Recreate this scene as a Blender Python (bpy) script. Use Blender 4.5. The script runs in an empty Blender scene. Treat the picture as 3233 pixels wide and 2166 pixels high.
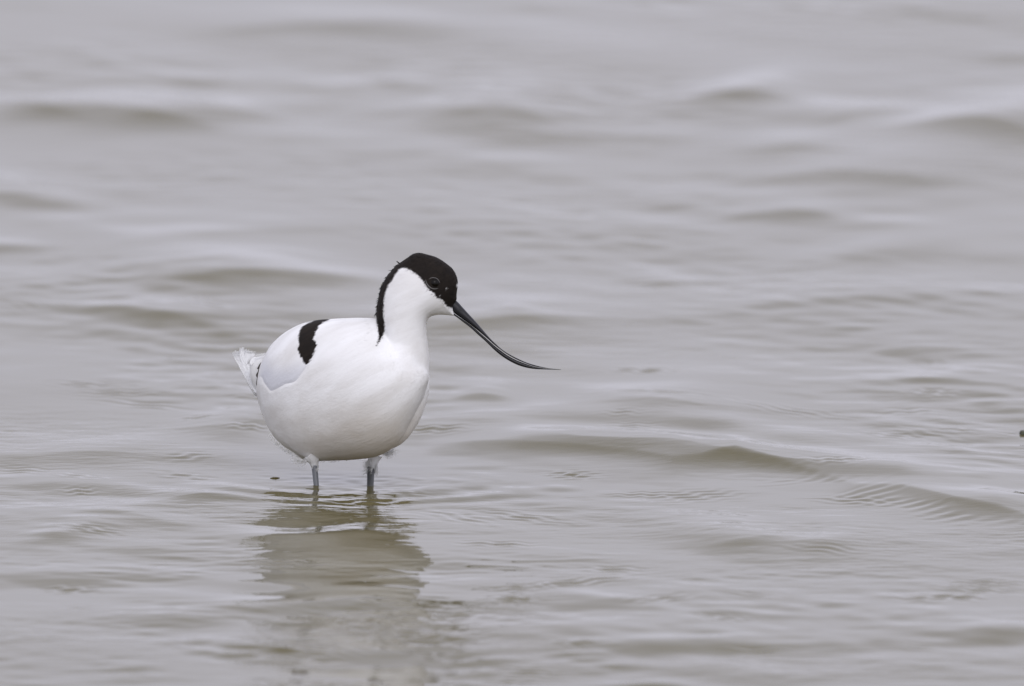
import bpy, bmesh, math
import numpy as np
from mathutils import Vector

# ------------------------------------------------------------------ camera, sky, sun, exposure
S = 0.000194                 # metres per photo pixel at the bird
EL = math.radians(9.0)      # the camera looks down on the water by this much
DIST = 16.0
CE, SE = math.cos(EL), math.sin(EL)
OX, OY = 1083.0, 1532.0      # photo pixel where the bird's feet enter the water (world origin)
IW, IH = 3233.0, 2166.0
XA = np.array((1.0, 0, 0)); UP = np.array((0, SE, CE)); DV = np.array((0, CE, -SE))

sc = bpy.context.scene
col = sc.collection
cam_data = bpy.data.cameras.new("camera")
cam = bpy.data.objects.new("camera", cam_data)
col.objects.link(cam)
AIM = XA * ((IW / 2 - OX) * S) + UP * ((OY - IH / 2) * S)
CAM = AIM - DV * DIST
cam.location = CAM
cam.rotation_euler = (math.pi / 2 - EL, 0, 0)
cam_data.sensor_fit = 'HORIZONTAL'
cam_data.sensor_width = 23.5
cam_data.lens = 23.5 * DIST / (IW * S)
cam_data.clip_start = 0.5
cam_data.clip_end = 3000
cam_data.dof.use_dof = True
cam_data.dof.focus_distance = DIST - 0.015
cam_data.dof.aperture_fstop = 7.1
sc.camera = cam

SUN_EL, SUN_AZ = math.radians(42), math.radians(168)
world = bpy.data.worlds.new("World"); sc.world = world
world.use_nodes = True
nt = world.node_tree; nt.nodes.clear()
def N(t, kind, **kw):
    n = t.nodes.new(kind)
    for k, v in kw.items(): setattr(n, k, v)
    return n
sky = N(nt, 'ShaderNodeTexSky', sky_type='NISHITA', sun_disc=False, sun_elevation=SUN_EL,
        sun_rotation=SUN_AZ, dust_density=3.0, ozone_density=1.0)
hs = N(nt, 'ShaderNodeHueSaturation'); hs.inputs['Saturation'].default_value = 0.25
nt.links.new(sky.outputs[0], hs.inputs['Color'])
tc = N(nt, 'ShaderNodeTexCoord'); sep = N(nt, 'ShaderNodeSeparateXYZ')
nt.links.new(tc.outputs['Generated'], sep.inputs[0])
ramp = N(nt, 'ShaderNodeValToRGB')
SKY_H, SKY_M, SKY_Z = 0.80, 0.83, 0.80
SKC = np.array((1.165, 1.165, 1.365))
def skc(k): return tuple(SKC * k) + (1,)
ramp.color_ramp.elements[0].position = 0.0; ramp.color_ramp.elements[0].color = skc(SKY_H)
e = ramp.color_ramp.elements.new(0.45); e.color = skc(SKY_M)
ramp.color_ramp.elements[-1].position = 1.0; ramp.color_ramp.elements[-1].color = skc(SKY_Z)
nt.links.new(sep.outputs['Z'], ramp.inputs[0])
cn = N(nt, 'ShaderNodeTexNoise'); cn.inputs['Scale'].default_value = 3.2; cn.inputs['Detail'].default_value = 5
mp = N(nt, 'ShaderNodeMapping'); mp.inputs['Scale'].default_value = (1, 1, 2.6)
nt.links.new(tc.outputs['Generated'], mp.inputs[0]); nt.links.new(mp.outputs[0], cn.inputs['Vector'])
cr = N(nt, 'ShaderNodeMapRange'); cr.inputs['From Min'].default_value = 0.3; cr.inputs['From Max'].default_value = 0.7
cr.inputs['To Min'].default_value = 9.2; cr.inputs['To Max'].default_value = 10.8      # cloud layer, in sky units (x 0.1 below)
nt.links.new(cn.outputs[0], cr.inputs['Value'])
ba = N(nt, 'ShaderNodeMapRange'); ba.inputs['From Min'].default_value = -0.9; ba.inputs['From Max'].default_value = 0.3
ba.inputs['To Min'].default_value = 1.32; ba.inputs['To Max'].default_value = 1.0      # sky brightening added behind the lens to lift the bird's front
nt.links.new(sep.outputs['Y'], ba.inputs['Value'])
cb = N(nt, 'ShaderNodeMath', operation='MULTIPLY'); nt.links.new(cr.outputs[0], cb.inputs[0]); nt.links.new(ba.outputs[0], cb.inputs[1])
vm = N(nt, 'ShaderNodeVectorMath', operation='SCALE')
nt.links.new(ramp.outputs[0], vm.inputs[0]); nt.links.new(cb.outputs[0], vm.inputs['Scale'])
mx = N(nt, 'ShaderNodeMix', data_type='RGBA'); mx.inputs[0].default_value = 0.93
nt.links.new(hs.outputs[0], mx.inputs[6]); nt.links.new(vm.outputs[0], mx.inputs[7])
bg = N(nt, 'ShaderNodeBackground'); bg.inputs['Strength'].default_value = 0.1
wo = N(nt, 'ShaderNodeOutputWorld')
nt.links.new(mx.outputs[2], bg.inputs['Color']); nt.links.new(bg.outputs[0], wo.inputs[0])

sl = bpy.data.lights.new("sun", 'SUN'); sl.energy = 1.0; sl.angle = math.radians(35); sl.color = (1, 0.96, 0.90)
so = bpy.data.objects.new("sun", sl); col.objects.link(so)
sdir = Vector((math.sin(SUN_AZ) * math.cos(SUN_EL), math.cos(SUN_AZ) * math.cos(SUN_EL), math.sin(SUN_EL)))
so.rotation_euler = sdir.to_track_quat('Z', 'Y').to_euler()

sc.view_settings.view_transform = 'Standard'
sc.view_settings.look = 'None'
sc.view_settings.exposure = 0.0
sc.view_settings.gamma = 1.0
sc.view_settings.use_curve_mapping = False
sc.render.engine = 'CYCLES'
sc.cycles.use_denoising = True
sc.cycles.use_adaptive_sampling = False
sc.cycles.max_bounces = 6

# ------------------------------------------------------------------ helpers
rng = np.random.default_rng(11)

def ground(px, py):
    """photo pixel -> point of the water plane"""
    px = np.asarray(px, float); py = np.asarray(py, float)
    u = (px - IW / 2) * S; v = (IH / 2 - py) * S
    dx = u; dy = DIST * CE + v * SE; dz = -DIST * SE + v * CE
    t = -CAM[2] / dz
    return CAM[0] + t * dx, CAM[1] + t * dy

def bird_pt(px, py, w=0.0):
    """photo pixel + depth (pixels, away from the lens) -> metres"""
    px = np.asarray(px, float); py = np.asarray(py, float); w = np.asarray(w, float) + 0 * px
    u = (px - OX) * S; v = (OY - py) * S; w = w * S
    return np.stack([u, w * CE + v * SE, v * CE - w * SE], -1)

def bird_vec(u, v, w):
    return np.stack([u, w * CE + v * SE, v * CE - w * SE], -1)

def smooth(a, b, x):
    t = np.clip((x - a) / (b - a), 0, 1)
    return t * t * (3 - 2 * t)

def crop(x0, y0, k):
    return lambda pts: [(x0 + p[0] / k, y0 + p[1] / k) for p in pts]
R1 = crop(1100, 750, 2.925); R2 = crop(700, 980, 2.8); R3 = crop(1150, 780, 4.9); R5 = crop(700, 1080, 5.81)
R7 = crop(940, 1380, 6.876)

def catmull(pts, n=6, closed=True):
    P = np.array(pts, float); m = len(P); out = []
    rngi = range(m) if closed else range(m - 1)
    for i in rngi:
        if closed: p0, p1, p2, p3 = P[i - 1], P[i], P[(i + 1) % m], P[(i + 2) % m]
        else: p0, p1, p2, p3 = P[max(i - 1, 0)], P[i], P[i + 1], P[min(i + 2, m - 1)]
        for t in np.arange(n) / n:
            out.append(0.5 * ((2 * p1) + (-p0 + p2) * t + (2 * p0 - 5 * p1 + 4 * p2 - p3) * t * t + (-p0 + 3 * p1 - 3 * p2 + p3) * t ** 3))
    if not closed: out.append(P[-1])
    return np.array(out)

def sdist(poly, X, Y):
    """signed distance to a polygon, positive inside"""
    shp = X.shape; x = X.ravel().astype(float); y = Y.ravel().astype(float)
    d2 = np.full(x.shape, 1e18); ins = np.zeros(x.shape, bool)
    P = np.asarray(poly, float); Q = np.roll(P, -1, 0)
    for (ax, ay), (bx, by) in zip(P, Q):
        ex, ey = bx - ax, by - ay
        L = ex * ex + ey * ey + 1e-12
        t = np.clip(((x - ax) * ex + (y - ay) * ey) / L, 0, 1)
        d2 = np.minimum(d2, (x - ax - t * ex) ** 2 + (y - ay - t * ey) ** 2)
        if ay != by:
            c = ((ay > y) != (by > y)) & (x < (bx - ax) * (y - ay) / (by - ay) + ax)
            ins ^= c
    d = np.sqrt(d2)
    return np.where(ins, d, -d).reshape(shp)

def inflate(poly, X, Y, h):
    """squared half-thickness map of the rounded body having this outline"""
    d = sdist(poly, X, Y); ins = d > 0
    phi = np.where(ins, d * 10, 0.0)
    par = (np.add.outer(np.arange(X.shape[0]), np.arange(X.shape[1])) % 2).astype(bool)
    w = 1.96
    m0 = ins & par; m1 = ins & ~par
    for it in range(420):
        for m in (m0, m1):
            nb = np.zeros_like(phi)
            nb[1:-1, 1:-1] = phi[2:, 1:-1] + phi[:-2, 1:-1] + phi[1:-1, 2:] + phi[1:-1, :-2]
            phi = np.where(m, phi + w * ((nb + h * h) / 4 - phi), phi)
    F = 4 * phi
    ok = d > 2.2 * h
    g = np.where(ok, F / np.maximum(d, 1e-6), 0.0); wt = ok.astype(float)
    G = g.copy(); 
    for it in range(60):                         # carry the ratio out past the rim
        gs = np.zeros_like(G); ws = np.zeros_like(G)
        for ax in (0, 1):
            for s in (1, -1):
                gs += np.roll(G * wt, s, ax); ws += np.roll(wt, s, ax)
        new = (wt == 0) & (ws > 0)
        G = np.where(new, gs / np.maximum(ws, 1e-9), G); wt = np.where(new, 1.0, wt)
    for it in range(4):
        G = (G + np.roll(G, 1, 0) + np.roll(G, -1, 0) + np.roll(G, 1, 1) + np.roll(G, -1, 1)) / 5
    return np.where(ok, F * 0.0 + d * np.where(d > 12 * h, g, G), d * np.maximum(G, 20)), d

def surface_nets(f, o, h):
    """iso-surface f=0 (inside f>0) as quads; vertices in grid space scaled by h from o"""
    ins = f > 0
    nx, ny, nz = f.shape
    c = np.zeros((nx - 1, ny - 1, nz - 1), np.int8)
    for i in (0, 1):
        for j in (0, 1):
            for k in (0, 1):
                c += ins[i:nx - 1 + i, j:ny - 1 + j, k:nz - 1 + k]
    act = np.argwhere((c > 0) & (c < 8))
    idx = np.full(c.shape, -1, np.int32)
    idx[act[:, 0], act[:, 1], act[:, 2]] = np.arange(len(act))
    acc = np.zeros((len(act), 3)); cnt = np.zeros(len(act))
    corners = [(i, j, k) for i in (0, 1) for j in (0, 1) for k in (0, 1)]
    for a in corners:
        for ax in range(3):
            if a[ax]: continue
            b = list(a); b[ax] = 1
            fa = f[act[:, 0] + a[0], act[:, 1] + a[1], act[:, 2] + a[2]].astype(float)
            fb = f[act[:, 0] + b[0], act[:, 1] + b[1], act[:, 2] + b[2]].astype(float)
            m = (fa > 0) != (fb > 0)
            t = np.where(m, fa / np.where(m, fa - fb, 1), 0)
            p = np.array(a, float)[None, :] + np.zeros((len(act), 3)); p[:, ax] += t
            acc += p * m[:, None]; cnt += m
    V = (act + acc / cnt[:, None]) * h + np.array(o)
    quads = []
    for ax in range(3):
        a1, a2 = (ax + 1) % 3, (ax + 2) % 3
        lo = [slice(None)] * 3; hi = [slice(None)] * 3
        lo[ax] = slice(0, -1); hi[ax] = slice(1, None)
        e = ins[tuple(lo)] != ins[tuple(hi)]
        E = np.argwhere(e)
        E = E[(E[:, a1] > 0) & (E[:, a2] > 0) & (E[:, a1] < f.shape[a1] - 1) & (E[:, a2] < f.shape[a2] - 1)]
        flip = ins[E[:, 0], E[:, 1], E[:, 2]]
        q = []
        for da, db in ((0, 0), (1, 0), (1, 1), (0, 1)):
            p = E.copy(); p[:, a1] -= da; p[:, a2] -= db
            q.append(idx[p[:, 0], p[:, 1], p[:, 2]])
        q = np.stack(q, 1)
        q = np.where(flip[:, None], q, q[:, ::-1])
        quads.append(q)
    return V, np.concatenate(quads)

def relax(V, Q, n, lam=0.5):
    e = np.concatenate([Q[:, [0, 1]], Q[:, [1, 2]], Q[:, [2, 3]], Q[:, [3, 0]]])
    e = np.concatenate([e, e[:, ::-1]])
    deg = np.bincount(e[:, 0], minlength=len(V))
    for it in range(n):
        for l in (lam, -lam * 1.03):
            s = np.stack([np.bincount(e[:, 0], V[e[:, 1], k], minlength=len(V)) for k in range(3)], 1)
            V = V + l * (s / np.maximum(deg, 1)[:, None] - V)
    return V

def mesh_obj(name, V, F, mat, parent=None, smooth_shade=True, attrs=None):
    me = bpy.data.meshes.new(name)
    V = np.asarray(V, float)
    if isinstance(F, np.ndarray):
        me.vertices.add(len(V)); me.vertices.foreach_set('co', V.ravel().astype(np.float32))
        k = F.shape[1]
        me.loops.add(F.size); me.loops.foreach_set('vertex_index', F.ravel().astype(np.int32))
        me.polygons.add(len(F)); me.polygons.foreach_set('loop_start', np.arange(0, F.size, k, dtype=np.int32))
        me.update(calc_edges=True); me.validate()
    else:
        me.from_pydata([tuple(v) for v in V], [], F); me.update()
    if smooth_shade:
        me.polygons.foreach_set('use_smooth', np.ones(len(me.polygons), bool))
    for k, v in (attrs or {}).items():
        a = me.attributes.new(k, 'FLOAT', 'POINT'); a.data.foreach_set('value', np.asarray(v, np.float32))
    me.materials.append(mat)
    o = bpy.data.objects.new(name, me); col.objects.link(o)
    if parent is not None: o.parent = parent
    return o

def vnormals(V, Q):
    n = np.cross(V[Q[:, 2]] - V[Q[:, 0]], V[Q[:, 3]] - V[Q[:, 1]])
    out = np.zeros_like(V)
    for k in range(4):
        for c in range(3): out[:, c] += np.bincount(Q[:, k], n[:, c], minlength=len(V))
    return out / np.maximum(np.linalg.norm(out, axis=1), 1e-20)[:, None]

def tube(P, r, seg=10, r2=None, side=None):
    """closed tapered tube along P; r across `side`-perpendicular, r2 along side"""
    P = np.asarray(P, float); n = len(P); r = np.broadcast_to(r, n); r2 = r if r2 is None else np.broadcast_to(r2, n)
    T = np.gradient(P, axis=0); T /= np.linalg.norm(T, axis=1)[:, None]
    sd = np.array(side if side is not None else DV, float)
    A = np.cross(T, sd); A /= np.maximum(np.linalg.norm(A, axis=1), 1e-9)[:, None]
    B = np.cross(A, T)
    th = np.arange(seg) * 2 * math.pi / seg
    V = (P[:, None] + A[:, None] * (np.cos(th)[None, :, None] * r[:, None, None]) + B[:, None] * (np.sin(th)[None, :, None] * r2[:, None, None])).reshape(-1, 3)
    F = [[i * seg + j, i * seg + (j + 1) % seg, (i + 1) * seg + (j + 1) % seg, (i + 1) * seg + j] for i in range(n - 1) for j in range(seg)]
    F += [list(range(seg))[::-1], [(n - 1) * seg + j for j in range(seg)]]
    return V, F

def resample(pts, n):
    P = np.array(pts, float); L = np.r_[0, np.cumsum(np.linalg.norm(np.diff(P, axis=0), axis=1))]
    t = np.linspace(0, L[-1], n)
    return np.stack([np.interp(t, L, P[:, k]) for k in range(P.shape[1])], 1)

# ------------------------------------------------------------------ materials
def new_mat(name):
    m = bpy.data.materials.new(name); m.use_nodes = True
    return m, m.node_tree, m.node_tree.nodes['Principled BSDF']

def simple_mat(name, colr, rough=0.5, var=0.15, scale=900, spec=0.5):
    m, t, b = new_mat(name)
    n = N(t, 'ShaderNodeTexNoise'); n.inputs['Scale'].default_value = scale; n.inputs['Detail'].default_value = 3
    c = N(t, 'ShaderNodeTexCoord'); t.links.new(c.outputs['Object'], n.inputs['Vector'])
    r = N(t, 'ShaderNodeMix', data_type='RGBA')
    r.inputs[6].default_value = tuple(np.array(colr) * (1 - var)) + (1,); r.inputs[7].default_value = tuple(np.array(colr) * (1 + var)) + (1,)
    t.links.new(n.outputs[0], r.inputs[0]); t.links.new(r.outputs[2], b.inputs['Base Color'])
    b.inputs['Roughness'].default_value = rough; b.inputs['Specular IOR Level'].default_value = spec
    return m

def plumage_mat():
    m, t, b = new_mat('plumage')
    L = t.links.new
    co = N(t, 'ShaderNodeTexCoord')
    ro0 = N(t, 'ShaderNodeMapping'); ro0.inputs['Rotation'].default_value = (0, math.radians(30), 0)
    L(co.outputs['Object'], ro0.inputs[0])
    rot = N(t, 'ShaderNodeMapping'); rot.inputs['Scale'].default_value = (0.2, 0.8, 1); L(ro0.outputs[0], rot.inputs[0])
    nz = N(t, 'ShaderNodeTexNoise'); nz.inputs['Scale'].default_value = 1500; nz.inputs['Detail'].default_value = 3
    L(rot.outputs[0], nz.inputs['Vector'])
    edge = N(t, 'ShaderNodeMapRange'); edge.inputs['To Min'].default_value = -7; edge.inputs['To Max'].default_value = 8.5
    L(nz.outputs[0], edge.inputs['Value'])
    nq = N(t, 'ShaderNodeTexNoise'); nq.inputs['Scale'].default_value = 700; nq.inputs['Detail'].default_value = 2
    L(rot.outputs[0], nq.inputs['Vector'])
    edge2 = N(t, 'ShaderNodeMapRange'); edge2.inputs['To Min'].default_value = -8; edge2.inputs['To Max'].default_value = 8
    L(nq.outputs[0], edge2.inputs['Value'])
    def mask(attr, edge):
        a = N(t, 'ShaderNodeAttribute', attribute_name=attr)
        s = N(t, 'ShaderNodeMath', operation='ADD'); L(a.outputs['Fac'], s.inputs[0]); L(edge.outputs[0], s.inputs[1])
        r = N(t, 'ShaderNodeMapRange'); r.inputs['From Min'].default_value = -2.6; r.inputs['From Max'].default_value = 2.6
        L(s.outputs[0], r.inputs['Value']); return r.outputs[0]
    mk = N(t, 'ShaderNodeMath', operation='MAXIMUM'); L(mask('cap', edge), mk.inputs[0]); L(mask('patch', edge2), mk.inputs[1])
    # white feathering, faintly mottled, with muddy tinge and painted bounce light on the belly
    n2 = N(t, 'ShaderNodeTexNoise'); n2.inputs['Scale'].default_value = 85; n2.inputs['Detail'].default_value = 5
    L(rot.outputs[0], n2.inputs['Vector'])
    wh = N(t, 'ShaderNodeMix', data_type='RGBA'); wh.inputs[6].default_value = (0.665, 0.655, 0.635, 1); wh.inputs[7].default_value = (0.785, 0.785, 0.78, 1)
    n2r = N(t, 'ShaderNodeMapRange'); n2r.inputs['From Min'].default_value = 0.34; n2r.inputs['From Max'].default_value = 0.62
    L(n2.outputs[0], n2r.inputs['Value']); L(n2r.outputs[0], wh.inputs[0])
    gc = N(t, 'ShaderNodeAttribute', attribute_name='covert_shade')
    gw = N(t, 'ShaderNodeMix', data_type='RGBA'); gw.inputs[7].default_value = (0.60, 0.605, 0.635, 1)  # greyish coverts, with some wing shade painted into the colour
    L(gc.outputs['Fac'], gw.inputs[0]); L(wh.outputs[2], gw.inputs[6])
    st = N(t, 'ShaderNodeAttribute', attribute_name='stain_bounce')
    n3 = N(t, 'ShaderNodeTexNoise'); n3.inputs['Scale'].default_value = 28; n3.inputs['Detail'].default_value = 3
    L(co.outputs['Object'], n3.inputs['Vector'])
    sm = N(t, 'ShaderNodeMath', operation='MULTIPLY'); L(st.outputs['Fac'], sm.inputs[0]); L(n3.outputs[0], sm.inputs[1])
    mud_bounce = N(t, 'ShaderNodeMix', data_type='RGBA'); mud_bounce.inputs[7].default_value = (0.48, 0.385, 0.25, 1)
    L(sm.outputs[0], mud_bounce.inputs[0]); L(gw.outputs[2], mud_bounce.inputs[6])
    n4 = N(t, 'ShaderNodeTexNoise'); n4.inputs['Scale'].default_value = 260; n4.inputs['Detail'].default_value = 4
    L(rot.outputs[0], n4.inputs['Vector'])
    bk = N(t, 'ShaderNodeMix', data_type='RGBA'); bk.inputs[6].default_value = (0.004, 0.0035, 0.0035, 1); bk.inputs[7].default_value = (0.022, 0.016, 0.012, 1)
    L(n4.outputs[0], bk.inputs[0])
    fin = N(t, 'ShaderNodeMix', data_type='RGBA'); L(mk.outputs[0], fin.inputs[0]); L(mud_bounce.outputs[2], fin.inputs[6]); L(bk.outputs[2], fin.inputs[7])
    L(fin.outputs[2], b.inputs['Base Color'])
    b.inputs['Roughness'].default_value = 0.75; b.inputs['Specular IOR Level'].default_value = 0.12
    n5 = N(t, 'ShaderNodeTexNoise'); n5.inputs['Scale'].default_value = 900; n5.inputs['Detail'].default_value = 4
    L(rot.outputs[0], n5.inputs['Vector'])
    bp = N(t, 'ShaderNodeBump'); bp.inputs['Strength'].default_value = 0.16; bp.inputs['Distance'].default_value = 0.0012
    L(n5.outputs[0], bp.inputs['Height'])
    n6 = N(t, 'ShaderNodeTexNoise'); n6.inputs['Scale'].default_value = 130; n6.inputs['Detail'].default_value = 2
    L(rot.outputs[0], n6.inputs['Vector'])
    b2 = N(t, 'ShaderNodeBump'); b2.inputs['Strength'].default_value = 0.12; b2.inputs['Distance'].default_value = 0.003
    L(n6.outputs[0], b2.inputs['Height']); L(bp.outputs[0], b2.inputs['Normal']); L(b2.outputs[0], b.inputs['Normal'])
    return m

M_PLUM = plumage_mat()
M_TAIL = simple_mat('tail_feather_white', (0.86, 0.86, 0.85), 0.7, 0.04, 600, 0.15)
def add_translucency(m, c, k):
    t = m.node_tree; b = t.nodes['Principled BSDF']; o = t.nodes['Material Output']
    tr = N(t, 'ShaderNodeBsdfTranslucent'); tr.inputs[0].default_value = c + (1,)
    mi = N(t, 'ShaderNodeMixShader'); mi.inputs[0].default_value = k
    t.links.new(b.outputs[0], mi.inputs[1]); t.links.new(tr.outputs[0], mi.inputs[2]); t.links.new(mi.outputs[0], o.inputs[0])
add_translucency(M_TAIL, (0.88, 0.88, 0.87), 0.45)
M_DARKF = simple_mat('primary_black', (0.05, 0.043, 0.038), 0.6, 0.3, 900, 0.2)
M_BILL = simple_mat('bill_slate', (0.012, 0.012, 0.0145), 0.36, 0.3, 700, 0.32)
M_NOST = simple_mat('nostril_dark', (0.004, 0.004, 0.004), 0.6, 0.1)
M_EYE = simple_mat('eye_dark_brown', (0.004, 0.003, 0.002), 0.12, 0.1, 300, 0.16)
M_RING = simple_mat('eye_ring_grey', (0.13, 0.125, 0.12), 0.6, 0.4, 2500, 0.2)
M_LEG = simple_mat('leg_blue_grey', (0.098, 0.103, 0.112), 0.42, 0.2, 800, 0.4)
M_LEAF = simple_mat('leaf_olive_brown', (0.075, 0.058, 0.012), 0.5, 0.5, 700, 0.3)

def water_mat():
    m, t, b = new_mat('muddy_water'); L = t.links.new
    co = N(t, 'ShaderNodeTexCoord')
    n = N(t, 'ShaderNodeTexNoise'); n.inputs['Scale'].default_value = 2.2; n.inputs['Detail'].default_value = 3
    L(co.outputs['Object'], n.inputs['Vector'])
    c = N(t, 'ShaderNodeMix', data_type='RGBA'); c.inputs[6].default_value = (0.090, 0.077, 0.031, 1); c.inputs[7].default_value = (0.106, 0.091, 0.039, 1)
    L(n.outputs[0], c.inputs[0]); L(c.outputs[2], b.inputs['Base Color'])
    b.inputs['Roughness'].default_value = 0.03; b.inputs['IOR'].default_value = 1.333
    # capillary ripples in drifting patches
    mp = N(t, 'ShaderNodeMapping'); mp.inputs['Rotation'].default_value = (0, 0, math.radians(30)); mp.inputs['Scale'].default_value = (0.45, 1, 1)
    L(co.outputs['Object'], mp.inputs[0])
    f = N(t, 'ShaderNodeTexNoise'); f.inputs['Scale'].default_value = 70; f.inputs['Detail'].default_value = 3; f.inputs['Roughness'].default_value = 0.55
    L(mp.outputs[0], f.inputs['Vector'])
    e = N(t, 'ShaderNodeTexNoise'); e.inputs['Scale'].default_value = 5; e.inputs['Detail'].default_value = 3
    L(mp.outputs[0], e.inputs['Vector'])
    er = N(t, 'ShaderNodeMapRange'); er.inputs['From Min'].default_value = 0.42; er.inputs['From Max'].default_value = 0.72
    er.inputs['To Min'].default_value = 0.05; er.inputs['To Max'].default_value = 0.95
    L(e.outputs[0], er.inputs['Value'])
    bp = N(t, 'ShaderNodeBump'); bp.inputs['Distance'].default_value = 0.0012
    L(er.outputs[0], bp.inputs['Strength']); L(f.outputs[0], bp.inputs['Height']); L(bp.outputs[0], b.inputs['Normal'])
    return m
M_WATER = water_mat()

# ------------------------------------------------------------------ water
K2 = IW / 2340.0
def axis(segs, grow, far):
    """coordinates: dense segments, then steps growing out to +-far"""
    a = [segs[0][0]]
    for x0, x1, st in segs:
        n = max(1, int(round((x1 - x0) / st))); a += list(x0 + (np.arange(n) + 1) * (x1 - x0) / n)
    a = list(a); st = segs[-1][2]
    while a[-1] < far: st *= grow; a.append(a[-1] + st)
    st = segs[0][2]
    while a[0] > -far: st *= grow; a.insert(0, a[0] - st)
    return np.array(a)
GX = axis([(-0.75, -0.36, 0.003), (-0.36, 0.46, 0.0018), (0.46, 0.85, 0.003)], 1.16, 700)
GY = axis([(-0.95, -0.72, 0.004), (-0.72, 0.45, 0.0020), (0.45, 2.4, 0.0042)], 1.14, 700)
X, Y = np.meshgrid(GX, GY, indexing='ij')
DX = np.gradient(GX)[:, None]; DY = np.gradient(GY)[None, :]
CELL = np.maximum(DX, DY)
H = np.zeros_like(X)

# wind wavelets: mean crest line runs from far left to near right
wr = np.random.default_rng(5)
TH0 = math.radians(53)                     # propagation direction (normal to the crests)
def wave_set(n, l0, l1, rms, spread, env=None):
    global H
    lam = np.exp(wr.uniform(math.log(l0), math.log(l1), n))
    th = TH0 + wr.normal(0, spread, n)
    ph = wr.uniform(0, 2 * math.pi, n)
    out = np.zeros_like(X)
    for l, a, p in zip(lam, th, ph):
        k = 2 * math.pi / l
        amp = rms * math.sqrt(2.0 / n) / k
        att = 1 - smooth(l / 7, l / 3, CELL)
        out += att * amp * np.sin(k * (X * math.cos(a) + Y * math.sin(a)) + p)
    H += out * (1 if env is None else env)
def lowfreq(l, seed, stretch=1.0):
    r = np.random.default_rng(seed); o = np.zeros_like(X)
    for i in range(10):
        a = TH0 + r.normal(0, 0.9); k = 2 * math.pi / (l * r.uniform(0.7, 1.6))
        o += np.sin(k * (X * math.cos(a) + Y * math.sin(a)) + r.uniform(0, 6.28))
    return o / math.sqrt(5)
calm = 1 - 0.38 * np.exp(-((X - 0.0) / 0.13) ** 2 - ((Y + 0.28) / 0.33) ** 2)
wave_set(26, 0.14, 0.45, 0.014, 0.6, calm)
wave_set(40, 0.055, 0.14, 0.023, 0.75, calm * (1 - 0.25 * smooth(0.3, 0.8, Y)) * np.clip(0.75 + 0.45 * lowfreq(0.5, 3), 0.15, 1.6))
wave_set(60, 0.022, 0.055, 0.028, 0.75, calm * np.clip(0.5 + 0.55 * lowfreq(0.35, 4), 0.05, 1.6))
wave_set(60, 0.009, 0.022, 0.030, 0.9, calm * np.clip(-0.15 + 0.6 * lowfreq(0.22, 6), 0.0, 1.6))

# short ripples coming straight at the lens where the bird's reflection lies
TH_KEEP = TH0; TH0 = math.radians(84)
rz = np.exp(-((X - 0.0) / 0.17) ** 2 - ((Y + 0.36) / 0.24) ** 2)
wave_set(40, 0.009, 0.030, 0.042, 0.30, rz * np.clip(0.55 + 0.6 * lowfreq(0.16, 21), 0, 1.5))
wave_set(16, 0.05, 0.12, 0.020, 0.35, rz)
wave_set(40, 0.012, 0.045, 0.085, 0.6, np.exp(-((X - 0.01) / 0.16) ** 2 - ((Y + 0.63) / 0.15) ** 2) * np.clip(0.5 + 0.7 * lowfreq(0.10, 22), 0, 1.6))
TH0 = TH_KEEP
# the individual wavelets of the photo: centre, half length, height of the dark face, tilt, slope
FEAT = [(60, 262, 110, 34, .18, .25), (315, 280, 130, 30, .13, .26), (1090, 283, 190, 50, .02, .10), (1680, 234, 130, 28, .03, .20),
        (1990, 276, 130, 32, -.15, .17), (2200, 315, 190, 46, .06, .19), (1780, 354, 130, 22, .04, .13), (70, 456, 120, 34, -.05, .10),
        (560, 546, 260, 26, -.08, .09), (40, 575, 70, 34, -.15, .10), (560, 662, 240, 52, -.04, .19), (180, 655, 150, 50, -.2, .08),
        (330, 735, 190, 30, .16, .22), (1800, 499, 130, 18, .02, .14), (1960, 604, 130, 30, .04, .09), (1530, 648, 70, 18, -.05, .10),
        (2000, 694, 340, 30, -.05, .09), (1180, 752, 230, 34, -.08, .16), (1175, 727, 50, 12, .0, .10), (2150, 882, 200, 26, .04, .11),
        (1110, 916, 60, 22, 0, .12), (1510, 940, 200, 34, .03, .12), (510, 992, 110, 30, .03, .11), (2100, 800, 120, 20, -.03, .07),
        (1870, 1255, 70, 20, .05, .10), (1730, 1250, 110, 34, -.08, .13), (1700, 1480, 280, 40, -.02, .09), (2290, 1460, 110, 40, -.05, .11),
        (1480, 1566, 90, 22, .02, .20), (120, 1232, 70, 20, .06, .12), (240, 1185, 150, 26, .08, .08), (420, 1420, 190, 44, -.05, .06),
        (160, 1330, 180, 44, -.02, .08), (500, 1142, 110, 14, -.05, .16), (250, 1050, 220, 30, .02, .08), (1950, 430, 260, 60, .06, .09),
        (800, 70, 320, 30, -.02, .08), (2050, 40, 280, 40, .1, .09), (900, 200, 120, 30, .05, .07), (620, 960, 90, 16, .05, .07),
        (725, 1211, 125, 42, -.06, -.10), (790, 1390, 270, 44, .0, .10), (820, 1492, 300, 40, .03, .07), (980, 1372, 120, 40, .1, .03), (700, 1300, 200, 16, .04, -.03), (850, 1340, 120, 18, .0, -.03)]
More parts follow.
